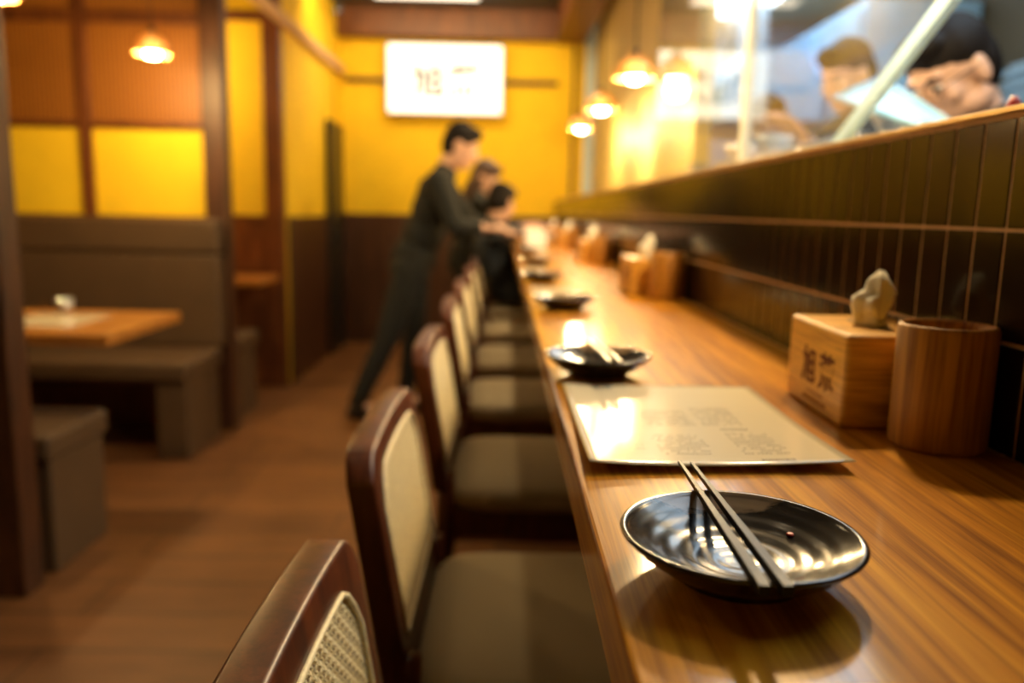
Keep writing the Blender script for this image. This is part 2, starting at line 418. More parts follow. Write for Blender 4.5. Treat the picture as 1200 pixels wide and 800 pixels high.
def partition(name, y, x0, x1, mull, blind, zlow=1.11):
    p = thing(name, '', 'partition', (0, 0, 0)); zt = 2.04 if blind else 2.29
    obj('lower_panel', box(x0, x1, y-0.02, y+0.02, 0, zlow-0.03, 0.003), M_REDWOOD, p)
    fr = bmesh.new()
    bx(fr, x0, x1, y-0.03, y+0.03, zlow-0.03, zlow, 0.003)
    bx(fr, x0, x1, y-0.03, y+0.03, zt, zt+0.06, 0.003)
    bx(fr, x0, x1, y-0.03, y+0.03, 2.72, 2.78, 0.003)
    for m in mull: bx(fr, m-0.03, m+0.03, y-0.032, y+0.032, zlow, 2.72, 0.003)
    if blind: bx(fr, x0, x1, y-0.03, y+0.03, 1.54, 1.575, 0.003)
    obj('frame', fr, M_REDWOOD, p)
    obj('yellow_panel', box(x0, x1, y-0.008, y+0.012, zlow, 1.54 if blind else zt), M_YELLOW, p)
    if blind: obj('bamboo_blind', box(x0, x1, y-0.012, y+0.012, 1.575, 2.04), M_BLIND, p)
    obj('upper_panel', box(x0, x1, y-0.01, y+0.01, zt+0.06, 2.72), M_BLIND if blind else M_YELLOW, p)
    return p
p = partition('booth_partition', 4.22, -3.2, XL-0.112, [-2.10, -2.85], True)
p['label'] = 'booth partition with a bamboo blind above glowing yellow panels, behind the nearer bench'
p = partition('booth_partition', 5.27, -3.2, XL-0.112, [], False)
p['label'] = 'second booth partition with one tall yellow panel, beyond the nearer booth'
struct('wall_left_booth', box(-3.32, -3.2, -2.0, YB, 0, 2.9), M_REDWOOD)

def bench(y0, y1, back, label, x1=-1.44, zs=0.46, ztop=1.10, split=True):
    """back: +1 backrest on the far side, -1 on the near side"""
    b = thing('booth_bench', label, 'bench', (0,0,0))
    obj('seat_cushion', box(-3.1, x1+0.02, y0, y1, zs-0.09, zs, 0.02, 3), M_BENCH, b)
    obj('end_panel', box(x1-0.14, x1, y0+0.03, y1-0.01, 0, zs-0.09, 0.008), M_BENCH, b)
    obj('end_panel', box(-3.1, -2.98, y0+0.03, y1-0.01, 0, zs-0.09, 0.008), M_BENCH, b)
    obj('seat_board', box(-3.0, x1-0.14, y0+0.07, y1-0.02, zs-0.13, zs-0.09, 0.004), M_BEAM, b)
    if back:
        yb0, yb1 = (y1-0.02, y1+0.09) if back > 0 else (y0-0.09, y0+0.02)
        obj('backrest', box(-3.1, x1+0.02, yb0, yb1, zs+0.001, 0.925, 0.015, 3), M_BENCH, b)
        obj('headrest', box(-3.1, x1+0.02, yb0-0.006, yb1-0.002, 0.93, ztop, 0.018, 3), M_BENCH, b)
    return b
bench(3.62, 4.09, 1, 'grey-brown padded booth bench with tall backrest against the blind partition')
bench(2.42, 2.80, 0, 'grey-brown backless bench end beside the nearest dark post', x1=-1.40)
bench(4.36, 4.72, 0, 'small padded bench in the far booth, behind the second post', x1=-1.44)

def booth_table(x0, x1, y0, y1, label):
    t = thing('booth_table', label, 'table')
    obj('tabletop', box(x0, x1, y0, y1, 0.70, 0.74, 0.006), M_TABLE, t)
    bm = bmesh.new(); bx(bm, (x0+x1)/2-0.04, (x0+x1)/2+0.04, (y0+y1)/2-0.04, (y0+y1)/2+0.04, 0.03, 0.70, 0.004); obj('pedestal', bm, M_BLACK, t)
    obj('base_plate', box((x0+x1)/2-0.25, (x0+x1)/2+0.25, (y0+y1)/2-0.2, (y0+y1)/2+0.2, 0, 0.03, 0.005), M_BLACK, t)
    return t
booth_table(-2.7, -1.30, 2.66, 3.28, 'orange-brown wooden table in the nearer booth')
booth_table(-2.7, -1.43, 4.78, 5.20, 'small lit wooden table edge in the far booth')
# paper and glass on the near booth table
tag(obj('paper_menu', box(-1.78, -1.50, 2.80, 3.12, 0.7405, 0.7425), M_PAPER), 'cream paper menu lying on the booth table', 'menu')
tag(obj('paper_menu', box(-2.12, -1.90, 2.80, 3.05, 0.7405, 0.7425), M_PAPER), 'second paper menu deeper in on the booth table', 'menu')
g = thing('water_glass', 'small clear glass standing on the booth table', 'glass', (-1.72, 3.19, 0.7405))
obj('tumbler', lathe([(0,0.0),(0.028,0.0),(0.034,0.055),(0.0325,0.055),(0.0265,0.004),(0,0.004)], 24), M_STEEL, g, True)

def pendant(x, y, z, label, group, power, r=0.07, ztop=2.8, gy=M_BRASS):
    p = thing('pendant_lamp', label, 'lamp', (x, y, z), 0, group)
    bm = bmesh.new(); lathe([(r,-0.03),(r*0.97,-0.005),(r*0.80,0.03),(r*0.4,0.055),(0.014,0.066),(0.010,0.066),(r*0.38,0.051),(r*0.76,0.027),(r*0.93,-0.005),(r*0.965,-0.03),(r,-0.03)], 32, bm)
    obj('lamp_shade', bm, M_SHADE, p, True)
    bm = bmesh.new(); lathe([(0,-0.046),(0.026,-0.040),(0.038,-0.014),(0.038,0.006),(0.024,0.028),(0.009,0.03),(0,0.03)], 24, bm)
    obj('bulb', bm, M_BULB, p, True)
    bm = bmesh.new(); lathe([(0,0.030),(0.011,0.030),(0.013,0.06),(0.013,0.085),(0,0.088)], 16, bm); obj('socket', bm, M_BLACK, p, True)
    bm = bmesh.new(); tube(bm, [(0,0,0.085),(0,0,ztop-z-0.0)], 0.003, 8); obj('cord', bm, M_BLACK, p)
    bm = bmesh.new(); lathe([(0,ztop-z-0.02),(0.03,ztop-z-0.018),(0.03,ztop-z-0.001),(0,ztop-z-0.001)], 20, bm); obj('ceiling_rose', bm, M_BLACK, p)
    l = lamp('pendant_light', 'POINT', (0,0,-0.075), power*(0.5 if y > 3 and x > 0 else 1), (1.0,0.64,0.24) if power == P_BOOTH else WARM2, 0.03, p, None, 2.5)
    if l.data.type == 'SPOT': l.data.spot_blend = 1.0
    return p
def shade_mat():
    m, nt, b = newmat('amber_glass_shade'); f = noise(nt, coords(nt), 40.0, 2)
    nt.links.new(ramp(nt, f, [(0.3, (0.75,0.42,0.12)), (0.7, (0.9,0.55,0.2))]), b.inputs['Base Color'])
    b.inputs['Roughness'].default_value = 0.2
    b.inputs['Transmission Weight'].default_value = 0.35; b.inputs['Subsurface Weight'].default_value = 0.0
    return m
M_SHADE = shade_mat(); M_BULB = emit('glowing_bulb', (1.0,0.80,0.50), 45.0)
pendant(-1.54, 3.70, 1.84, 'small amber pendant lamp hanging over the nearer booth', 'booth pendant lamps', P_BOOTH, 0.075)
pendant(-1.63, 2.72, 1.835, 'amber pendant lamp at the picture\'s upper left corner', 'booth pendant lamps', P_BOOTH, 0.075)
pendant(-2.1, 4.80, 2.15, 'amber pendant lamp inside the far booth', 'booth pendant lamps', P_BOOTH, 0.075)
for x, y, z, lb in [(0.515, 3.36, 1.73, 'amber pendant lamp nearest the sign\'s reflection in the glass'),
                    (0.505, 4.40, 1.73, 'middle amber pendant lamp of the row beside the kitchen glass'),
                    (0.50, 5.50, 1.74, 'farthest and lowest-looking amber pendant lamp beside the kitchen glass'),
                    (0.51, 2.32, 1.88, 'amber pendant lamp just above the frame, beside the glazing bar'),
                    (0.50, 1.27, 1.78, 'amber pendant lamp added out of frame to light the near end of the counter')]:  # last lamp is added, out of frame, to brighten the near counter
    pendant(x, y, z, lb, 'pendant lamps above the counter', P_PENDANT if y > 2 else P_PENDANT*0.7, 0.08, 2.56)

# lit sign on the back wall
s = thing('lit_sign', 'glowing white signboard with two brush characters high on the back wall', 'sign', (-0.505, YB-0.001, 2.235))
obj('cabinet', box(-0.485, 0.485, -0.12, 0, -0.285, 0.285, 0.01), plain('sign_cabinet', (0.5,0.45,0.35), 0.5), s)
obj('lit_face', box(-0.47, 0.47, -0.135, -0.119, -0.27, 0.27, 0.008), emit('lit_sign_face', (1.0,0.88,0.66), P_SIGN), s)
mw = Matrix.Rotation(PI/2, 4, 'X')
M_SIGNINK = plain('sign_ink', (0.10,0.075,0.04), 0.7)
text_mesh('character', '旭', 0.29, 0.003, M_SIGNINK, s, Matrix.Translation((-0.135, -0.139, -0.04)) @ mw)
text_mesh('character', '荒', 0.29, 0.003, M_SIGNINK, s, Matrix.Translation((0.165, -0.139, -0.04)) @ mw)

# ceiling downlights over the aisle
for i, (x, y, pw) in enumerate([(-0.75, 0.9, 0.25), (-0.75, 2.7, 0.7), (-0.75, 4.5, 1), (-0.75, 6.1, 1)]):
    d = thing('ceiling_downlight', ['recessed downlight over the near end of the aisle','recessed downlight over the aisle beside the nearer booth','recessed downlight above the waiter','recessed downlight in front of the lit sign'][i], 'ceiling light', (x, y, 2.80), 0, 'aisle downlights')
    obj('trim_ring', lathe([(0.075,-0.004),(0.09,-0.004),(0.09,0.0),(0.075,0.0),(0.075,-0.004)], 32), M_BLACK, d)
    obj('diffuser', lathe([(0,-0.002),(0.074,-0.002),(0.074,0.0),(0,0.0)], 32), emit('downlight_diffuser', (1.0,0.75,0.45), 12.0), d)
    lamp('downlight', 'SPOT', (0,0,-0.02), P_AISLE*pw, WARM2, 0.06, d, None, 2.5)
for i, y in enumerate((1.75, 3.1, 4.4, 5.7)):  # unseen downlights added to brighten the counter
    d = thing('ceiling_downlight', 'recessed downlight added to brighten the counter, ' + ['nearest, out of frame', 'second, out of frame', 'third, out of frame', 'farthest, out of frame'][i], 'ceiling light', (0.14, y, 2.80), 0, 'added counter downlights')
    obj('trim_ring', lathe([(0.055,-0.004),(0.066,-0.004),(0.066,0.0),(0.055,0.0),(0.055,-0.004)], 32), M_BLACK, d)
    obj('diffuser', lathe([(0,-0.002),(0.054,-0.002),(0.054,0.0),(0,0.0)], 32), emit('added_downlight_diffuser', (1.0,0.75,0.45), 10.0), d)
    lamp('downlight', 'SPOT', (0,0,-0.02), [26,95,130,110][i], (1.0,0.74,0.40), 0.05, d, None, 0.85)
d = thing('spotlight', 'small round spotlight under the dark ceiling near the left corner', 'spotlight', (-1.28, 6.45, 2.66))
bm = bmesh.new(); lathe([(0,0.06),(0.03,0.06),(0.035,-0.03),(0.03,-0.03),(0.028,0.05),(0,0.05)], 20, bm); obj('housing', bm, M_BLACK, d, True)
obj('stem', (lambda b: (tube(b, [(0,0,0.06),(0,0,0.14)], 0.006, 8), b)[1])(bmesh.new()), M_BLACK, d)
obj('lens', lathe([(0,-0.024),(0.028,-0.02),(0.028,0.0),(0,0.0)], 20), emit('spotlight_lens', (1.0,0.85,0.6), 6.0), d)
d = thing('ceiling_panel_light', 'whitish light panel on the dark ceiling in front of the sign', 'ceiling light', (-0.62, 6.50, 2.80))
obj('frame', box(-0.42, 0.42, -0.13, 0.13, -0.02, 0, 0.003), M_BLACK, d)
obj('diffuser', box(-0.40, 0.40, -0.11, 0.11, -0.024, -0.019), emit('panel_diffuser', (1.0,0.82,0.58), 3.0), d)
# unseen linear light added to brighten the yellow back wall
d = thing('added_linear_light', 'slim linear light added under the ceiling, out of frame, to brighten the yellow back wall', 'ceiling light', (-0.5, 5.9, 2.76))
obj('housing', box(-0.82, 0.82, -0.03, 0.03, 0.0, 0.04, 0.004), M_BLACK, d)
lamp('wall_wash_light', 'AREA', (0, 0.01, -0.003), P_BACK, WARM2, 1.6, d, (0, 1.4, -1.2), None, 0.05)

# kitchen ceiling lights (cool); the near one is added to light the cane backs
for i, (y0, y1) in enumerate([(2.9, 4.75), (4.81, 6.6), (0.6, 2.2)]):
    d = thing('kitchen_ceiling_light', ['cool white ceiling light over the middle of the kitchen','cool white ceiling light over the far kitchen','cool white ceiling light added over the near kitchen, out of frame, to light the cane backs'][i], 'ceiling light', (1.40, (y0+y1)/2, 2.72), 0, 'kitchen ceiling lights')
    h = (y1-y0)/2
    obj('frame', box(-0.55, 0.55, -h-0.02, h+0.02, -0.03, 0, 0.004), M_STEEL, d)
    obj('diffuser', box(-0.53, 0.53, -h, h, -0.036, -0.029), emit('kitchen_diffuser', COOL, P_KITCHEN), d)

# ------------------------------------------------------------------ chairs
def arch(y):                        # top outline of the backrest
    t = min(1.0, abs(y)/0.215); return 0.880 - 0.013*t*t - 0.03*max(0, (t-0.84)/0.16)**2
def back_x(z): return -0.115 - (z-0.57)*0.16
def make_chair(loc, rz, label, weave):
    t = thing('counter_chair', label, 'chair', loc, rz, 'cane-back chairs along the counter')
    # backrest frame: arched ring with an opening for the cane
    out = [(-0.215, 0.555)] + [(-0.215+0.43*i/24, arch(-0.215+0.43*i/24)) for i in range(25)] + [(0.215, 0.555)]
    def inn(y):
        t_ = min(1.0, abs(y)/0.182); return 0.848 - 0.012*t_*t_ - 0.045*max(0, (t_-0.72)/0.28)**2
    inner = [(-0.182, 0.62)] + [(-0.182+0.364*i/24, inn(-0.182+0.364*i/24)) for i in range(25)] + [(0.182, 0.62)]
    bm = bmesh.new(); Th = 0.036; N = len(out)
    R = []
    for (pts, dx) in ((out, 0.0), (out, -Th), (inner, -Th), (inner, 0.0)):
        R.append([bm.verts.new((back_x(z)+dx, y, z)) for y, z in pts])
    for k in range(4):
        A, B = R[k], R[(k+1) % 4]
        for i in range(N):
            j = (i+1) % N; bm.faces.new((A[i], A[j], B[j], B[i]))
    bmesh.ops.recalc_face_normals(bm, faces=bm.faces)
    es = [e for e in bm.edges if e.calc_face_angle(0) > 0.6 and (e.verts[0] in R[0] or e.verts[0] in R[1]) and (e.verts[1] in R[0] or e.verts[1] in R[1])]
    bmesh.ops.bevel(bm, geom=es, offset=0.005, segments=3, affect='EDGES', profile=0.5)
    fr = obj('back_frame', bm, M_MAHOG, t, True)
    m = fr.modifiers.new('e', 'EDGE_SPLIT'); m.split_angle = 0.7
    # cane rim bead following the opening
    bm = bmesh.new(); tube(bm, [(back_x(z)+0.001, y*0.985, 0.735+(z-0.735)*0.985) for y, z in inner], 0.0028, 8, True)
    cane = obj('cane_panel', cane_bm(inn, weave), M_CANE, t); obj('cane_rim', bm, M_CANE, cane, True)
    # seat
    def loop(rx, z, n=40, cx=0.115):
        pts = []
        for i in range(n):
            a = 2*PI*i/n; c, s_ = math.cos(a), math.sin(a); e = 0.32
            pts.append((cx + 0.235*rx*math.copysign(abs(c)**e, c), 0.225*rx*math.copysign(abs(s_)**e, s_), z))
        return pts
    bm = bmesh.new(); rr = []
    for rx, z in ((0.93,0.512),(0.99,0.52),(1.0,0.535),(0.995,0.552),(0.96,0.564),(0.85,0.570),(0.6,0.573),(0.3,0.574)):
        rr.append([bm.verts.new(p) for p in loop(rx, z)])
    for A, B in zip(rr, rr[1:]):
        for i in range(40): bm.faces.new((A[i], A[(i+1)%40], B[(i+1)%40], B[i]))
    bm.faces.new(rr[-1]); bm.faces.new(rr[0][::-1])
    obj('seat', bm, M_FABRIC, t, True)
    bm = bmesh.new()
    bx(bm, -0.10, 0.33, -0.205, -0.18, 0.45, 0.512, 0.004); bx(bm, -0.10, 0.33, 0.18, 0.205, 0.45, 0.512, 0.004)
    bx(bm, 0.305, 0.33, -0.18, 0.18, 0.45, 0.512, 0.004); bx(bm, -0.11, -0.085, -0.18, 0.18, 0.45, 0.512, 0.004)
    obj('seat_frame', bm, M_MAHOG, t)
    for sx, sy in ((1,-1),(1,1),(-1,-1),(-1,1)):
        bm = bmesh.new()
        if sx > 0: tube(bm, [(0.315, 0.19*sy, 0.50), (0.335, 0.20*sy, 0.0)], [0.02, 0.015], 10)
        else: tube(bm, [(-0.12, 0.195*sy, 0.60), (-0.125, 0.195*sy, 0.45), (-0.17, 0.20*sy, 0.0)], [0.019, 0.02, 0.014], 10)
        obj('leg', bm, M_MAHOG, t, True)
    for a, b in (((0.327,-0.197,0.2),(0.327,0.197,0.2)), ((-0.145,-0.197,0.28),(0.325,-0.197,0.28)), ((-0.145,0.197,0.28),(0.325,0.197,0.28))):
        bm = bmesh.new(); tube(bm, [a, b], 0.011, 10); obj('stretcher', bm, M_MAHOG, t, True)
    return t
def cane_bm(inn, weave):
    """woven cane: pairs of uprights and levels with diagonals between, cut to the opening"""
    bm = bmesh.new(); P = 0.0092; zb = 0.622; hw = 0.1815
    def inside(y, z): return abs(y) <= hw and z >= zb and z <= inn(y)
    def strand(p0, p1, hwid, amp, phase, per):
        # ribbon in (y,z) with over/under ripple in x
        L = math.hypot(p1[0]-p0[0], p1[1]-p0[1]); n = max(2, int(L/(P/4)) if weave else int(L/0.02))
        dy, dz = (p1[0]-p0[0])/L, (p1[1]-p0[1])/L; prev = None
        for i in range(n+1):
            y = p0[0]+(p1[0]-p0[0])*i/n; z = p0[1]+(p1[1]-p0[1])*i/n
            if not inside(y, z): prev = None; continue
            x = back_x(z) - 0.003 + amp*math.sin(phase + 2*PI*(L*i/n)/per)
            cs = [(-1,-0.0004),(1,-0.0004),(1,0.0004),(-1,0.0004)]
            ring = [bm.verts.new((x+h, y - dz*hwid*s, z + dy*hwid*s)) for s, h in cs]
            if prev:
                for k in range(4): bm.faces.new((prev[k], prev[(k+1)%4], ring[(k+1)%4], ring[k]))
            else: bm.faces.new(ring[::-1])
            prev = ring
    ny = int(2*hw/P)+1
    nz = int((0.86-zb)/P)+1
    for i in range(ny):
        y = -hw + P*(i+0.5)
        strand((y, zb), (y, 0.86), 0.0015, 0.0013, PI*i, 2*P)
    for j in range(nz):
        z = zb + P*(j+0.5)
        strand((-hw, z), (hw, z), 0.0015, 0.0013, PI*j+PI/2, 2*P)
    if weave:
        span = 0.86-zb
        for i in range(-28, ny+28):
            y = -hw + P*(i+0.5) 
            strand((y, zb+P*0.5), (y+span, zb+P*0.5+span), 0.0008, 0.0018, 0.8, P*1.414)
            strand((y, zb+P*0.5), (y-span, zb+P*0.5+span), 0.0008, 0.0018, 3.9, P*1.414)
    return bm
CHX = 0.008
labels = ['nearest cane-back counter chair, only its arched back in view', 'second cane-back counter chair with lit cane and grey-brown seat',
 'third cane-back counter chair, counting away from the camera', 'fourth cane-back counter chair, beside the third small plate',
 'fifth cane-back counter chair, in front of the waiter\'s legs', 'sixth cane-back counter chair, right beside the waiter', 'cane-back counter chair under the seated customer']
CH = [(0.515, 0), (1.165, 0), (1.925, 0), (2.70, 0), (3.45, 0), (4.30, 0), (5.10, 0)]
c0 = make_chair((CHX+0.016, CH[0][0]+0.01, 0.0), 0, labels[0], True)
for (y, rz), lb in list(zip(CH, labels))[1:]:
    dup(c0, (CHX, y, 0), rz + random.uniform(-0.02, 0.02), lb)

# ------------------------------------------------------------------ things on the counter
def make_plate(loc, rz, label, R=0.067):
    prof = [(0,0.003),(0.030,0.003),(0.031,0.0),(0.036,0.0),(0.038,0.004)]
    prof += [(0.048,0.0085),(0.058,0.0155),(R-0.003,0.0215),(R-0.0008,0.0235),(R,0.0250),(R-0.0012,0.0262),(R-0.0035,0.0258)]
    # inside: shallow bowl with throwing rings
    n = 44
    for i in range(1, n+1):
        r = (R-0.0035)*(1-i/n)
        z = 0.0075 + 0.0178*(r/(R-0.0035))**2.3 + 0.00016*math.sin(r*2*PI/0.0105)*(1 if r < 0.056 else 0.2)
        prof.append((max(r, 0), z))
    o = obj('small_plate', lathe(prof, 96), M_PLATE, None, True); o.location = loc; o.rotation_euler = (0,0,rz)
    return tag(o, label, 'plate', 'small black plates along the counter')
PL = [((0.136,0.430), 'black glazed small plate nearest the camera, sharply in focus'), ((0.122,1.000), 'second black small plate, just beyond the large paper menu'),
      ((0.131,1.690), 'third black small plate, blurred, beyond a white menu'), ((0.115,2.36), 'fourth black small plate, farther along the counter'),
      ((0.125,3.10), 'fifth small plate, far along the counter'), ((0.12,3.95), 'sixth small plate, near the customers')]
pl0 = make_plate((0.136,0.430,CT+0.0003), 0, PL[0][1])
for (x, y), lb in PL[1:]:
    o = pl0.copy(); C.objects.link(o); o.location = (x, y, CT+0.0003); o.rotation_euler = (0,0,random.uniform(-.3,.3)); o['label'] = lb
tag(obj('red_dot', lathe([(0,0),(0.0024,0.0004),(0.0018,0.0013),(0,0.0016)], 8), M_RED), 'tiny red dot on the nearest plate', 'food scrap').location = (0.1725, 0.452, CT+0.0148)  # tiny raised red dot

def chopstick(p0, p1, label, mat, grp):
    p0, p1 = Vector(p0), Vector(p1); d = (p1-p0); L = d.length
    bm = bmesh.new(); prev = None
    for i in range(13):
        t = i/12; h = 0.0011 + 0.0020*t; rd = 0.12*h
        if i == 12: h *= 0.85
        ring = [bm.verts.new((sx*(h if not ex else h-rd), sy*(h-rd if not ex else h), L*t)) for sx, sy, ex in
                ((1,-1,0),(1,1,0),(1,1,1),(-1,1,1),(-1,1,0),(-1,-1,0),(-1,-1,1),(1,-1,1))]
        if prev:
            for k in range(8): bm.faces.new((prev[k], prev[(k+1)%8], ring[(k+1)%8], ring[k]))
        else: bm.faces.new(ring[::-1])
        prev = ring
    bm.faces.new(prev)
    o = obj('chopstick', bm, mat); o.location = p0; o.rotation_euler = d.to_track_quat('Z', 'Y').to_euler()
    return tag(o, label, 'chopstick', grp)
M_CHOP = plain('black_lacquer', (0.012,0.012,0.014), 0.32, var=0.1, sp=0.1)
M_CHOPW = plain('pale_lacquer', (0.035,0.03,0.03), 0.3)
zr = CT+0.0003+0.0262
chopstick((0.1270,0.548,zr+0.0018), (0.1235,0.349,zr+0.0034), 'black chopstick nearer the counter edge, across the nearest plate', M_CHOP, 'chopsticks on the plates')
chopstick((0.1350,0.546,zr+0.0018), (0.1345,0.349,zr+0.0034), 'black chopstick nearer the tiled wall, across the nearest plate', M_CHOP, 'chopsticks on the plates')
chopstick((0.118,1.110,zr+0.0018), (0.126,0.915,zr+0.0034), 'chopstick nearer the counter edge, across the second plate', M_CHOPW, 'chopsticks on the plates')
chopstick((0.127,1.108,zr+0.0018), (0.138,0.915,zr+0.0034), 'chopstick nearer the tiled wall, across the second plate', M_CHOPW, 'chopsticks on the plates')

# large laminated menu with a curled near edge
def make_menu(x0, x1, y0, y1, skew, lift, label, printed=True):
    t = thing('paper_menu', label, 'menu')
    nx, ny = 24, 30; bm = bmesh.new(); top = []; bot = []
    def hgt(u, v): return CT + 0.0012 + lift*((1-v)**3)*(0.5+1.2*(u-0.45)**2) + 0.0035*lift/0.008*max(0, 1-u*6)*0.3
    def pos(u, v): return (x0 + (x1-x0)*u + skew*v*(1 if u > .5 else 0.3), y0 + (y1-y0)*v + 0.012*u*(1-v))
    for j in range(ny+1):
        for i in range(nx+1):
            u, v = i/nx, j/ny; X, Yy = pos(u, v); z = hgt(u, v)
            top.append(bm.verts.new((X, Yy, z+0.0006))); bot.append(bm.verts.new((X, Yy, z)))
    W = nx+1
    for j in range(ny):
        for i in range(nx):
            a = j*W+i; bm.faces.new((top[a], top[a+1], top[a+W+1], top[a+W])); bm.faces.new((bot[a+W], bot[a+W+1], bot[a+1], bot[a]))
    per = [i for i in range(W)] + [j*W+nx for j in range(1, ny+1)] + [ny*W+i for i in range(nx-1, -1, -1)] + [j*W for j in range(ny-1, 0, -1)]
    for a, b in zip(per, per[1:]+per[:1]): bm.faces.new((top[b], top[a], bot[a], bot[b]))
    obj('sheet', bm, M_PAPER, t, True)
    if printed:
        bm = bmesh.new(); rnd = random.Random(3)
        def mark(u, v, du, dv):
            q = []
            for a, b in ((0,0),(1,0),(1,1),(0,1)):
                X, Yy = pos(u+du*a, v+dv*b); q.append(bm.verts.new((X, Yy, hgt(u+du*a, v+dv*b)+0.0009)))
            bm.faces.new(q)
        def block(u0, u1, v0, v1, rows, h, fill=0.75):
            for r in range(rows):
                v = v0 + (v1-v0)*r/rows; u = u0
                while u < u1:
                    l = rnd.uniform(0.006, 0.012)
                    if rnd.random() < fill: mark(u, v, l, h)
                    u += l + 0.005
        block(0.62, 0.80, 0.10, 0.34, 9, 0.008); block(0.66, 0.78, 0.03, 0.055, 1, 0.018, 0.9)
        block(0.62, 0.74, 0.36, 0.385, 1, 0.016, 0.9); block(0.56, 0.74, 0.42, 0.66, 9, 0.008)
        block(0.32, 0.52, 0.42, 0.62, 6, 0.008); block(0.30, 0.50, 0.10, 0.32, 8, 0.007); block(0.10, 0.25, 0.15, 0.45, 8, 0.006, 0.5)
        obj('printed_text', bm, M_PRINT, t)
    return t
make_menu(0.0705, 0.284, 0.606, 0.930, 0.008, 0.009, 'large cream laminated menu lying between the first two plates')
make_menu(0.072, 0.180, 1.79, 2.16, 0.004, 0.002, 'white menu sheet beyond the third small plate', False)
make_menu(0.068, 0.150, 2.45, 2.90, 0.004, 0.002, 'white menu sheet beyond the fourth small plate', False)

# tissue boxes and wooden cups
def make_tissue_box(loc, rz, label):
    t = thing('tissue_box', label, 'tissue box', loc, rz, 'wooden tissue boxes along the tiled wall')
    W, D, Hh = 0.107, 0.160, 0.091            # local: x to the wall, y along the counter
    bm = bmesh.new(); bx(bm, 0, W, 0, D, 0, Hh, 0.0045, 3); b = obj('body', bm, M_BAMBOO, t)
    bm = bmesh.new(); n = 32
    A = [bm.verts.new((W/2+0.014*math.cos(2*PI*i/n), D/2+0.045*math.sin(2*PI*i/n), Hh+0.0003)) for i in range(n)]
    bm.faces.new(A); obj('slot', bm, M_BLACK, t)
    # engraved characters on the side that faces the aisle; text x -> -y, text y -> z, normal -> -x
    rot = Matrix(((0,0,-1,0),(-1,0,0,0),(0,1,0,0),(0,0,0,1)))
    def put(s_, y, z, size):
        o = text_mesh('engraved_character', s_, size, 0.0002, M_INK, t, Matrix.Translation((-0.0003, y, z)) @ rot)
        return o
    put('旭', 0.0925, 0.0425, 0.040); put('荒', 0.0440, 0.0425, 0.040)
    # two faint small lines under the characters
    for (z, h, y0, y1, seed) in ((0.0180, 0.0020, 0.050, 0.090, 1), (0.0085, 0.0050, 0.040, 0.104, 2)):
        bm = bmesh.new(); rnd = random.Random(seed); y_ = y0
        while y_ < y1:
            l = rnd.uniform(0.003, 0.0055)
            for k in range(2): bx(bm, -0.0006, 0.0, y_, y_+l*(1-0.3*k), z+h*0.5*k, z+h*0.5*k+h*0.28)
            bx(bm, -0.0006, 0.0, y_+l*0.4, y_+l*0.55, z, z+h)
            y_ += l+0.0022
        obj('engraved_line', bm, plain('faint_ink', (0.30,0.10,0.02), 0.8), t)
    # pulled tissue
    bm = bmesh.new(); n = 28; rings = []
    prof = [(0.020,0.0),(0.017,0.007),(0.0175,0.014),(0.020,0.022),(0.0185,0.029),(0.0135,0.035),(0.012,0.042),(0.0095,0.049),(0.0045,0.054),(0.001,0.055)]
    rnd = random.Random(5); ph = [rnd.uniform(0, 6) for _ in range(6)]
    for k, (r, z) in enumerate(prof):
        ring = []
        for i in range(n):
            a = 2*PI*i/n
            f = 1 + 0.22*math.sin(5*a+ph[0]+k*0.35) + 0.12*math.sin(9*a+ph[1]-k*0.5) + 0.10*math.sin(2*a+ph[2]+k*0.8)
            ring.append(bm.verts.new((W/2+(-0.002 if k < 5 else 0.006)+r*f*0.80*math.cos(a), D/2-0.005+r*f*1.15*math.sin(a), Hh-0.001+z+0.003*math.sin(3*a+k))))
        rings.append(ring)
    for A, B in zip(rings, rings[1:]):
        for i in range(n): bm.faces.new((A[i], A[(i+1)%n], B[(i+1)%n], B[i]))
    bm.faces.new(rings[-1]); bm.faces.new(rings[0][::-1]); obj('tissue', bm, M_TISSUE, t, True)
    return t
def make_cup(loc, label):
    R = 0.0405; prof = [(0,0),(R-0.003,0),(R-0.0008,0.0015),(R,0.004),(R,0.106),(R-0.0012,0.1085),(R-0.003,0.1095),(R-0.0048,0.1085),(R-0.006,0.105),(R-0.006,0.006),(0,0.006)]
    o = obj('wooden_cup', lathe(prof, 64), M_CUP, None, True); o.location = loc
    m = o.modifiers.new('e', 'EDGE_SPLIT'); m.split_angle = 0.9
    return tag(o, label, 'cup', 'wooden cups along the tiled wall')
tb = make_tissue_box((0.3265,0.752,CT+0.0003), -0.02, 'pale bamboo tissue box with dark engraved characters, beside the nearest wooden cup')
cp = make_cup((0.393,0.702,CT+0.0003), 'nearest tall brown wooden cup, against the tiled wall')
for y, a, b in ((1.93, 'second pale wooden tissue box, blurred, halfway down the counter', 'second wooden cup, blurred, halfway down the counter'),
                (3.22, 'third wooden tissue box, far down the counter', 'third wooden cup, far down the counter'),
                (4.5, 'fourth wooden tissue box, near the customers', 'fourth wooden cup, near the customers'),
                (5.8, 'fifth wooden tissue box, close to the back wall', 'fifth wooden cup, close to the back wall')):
    dup(tb, (0.318, y+0.07, CT+0.0003), 0.03, a)
    o = cp.copy(); C.objects.link(o); o.location = (0.392, y, CT+0.0003); o['label'] = b

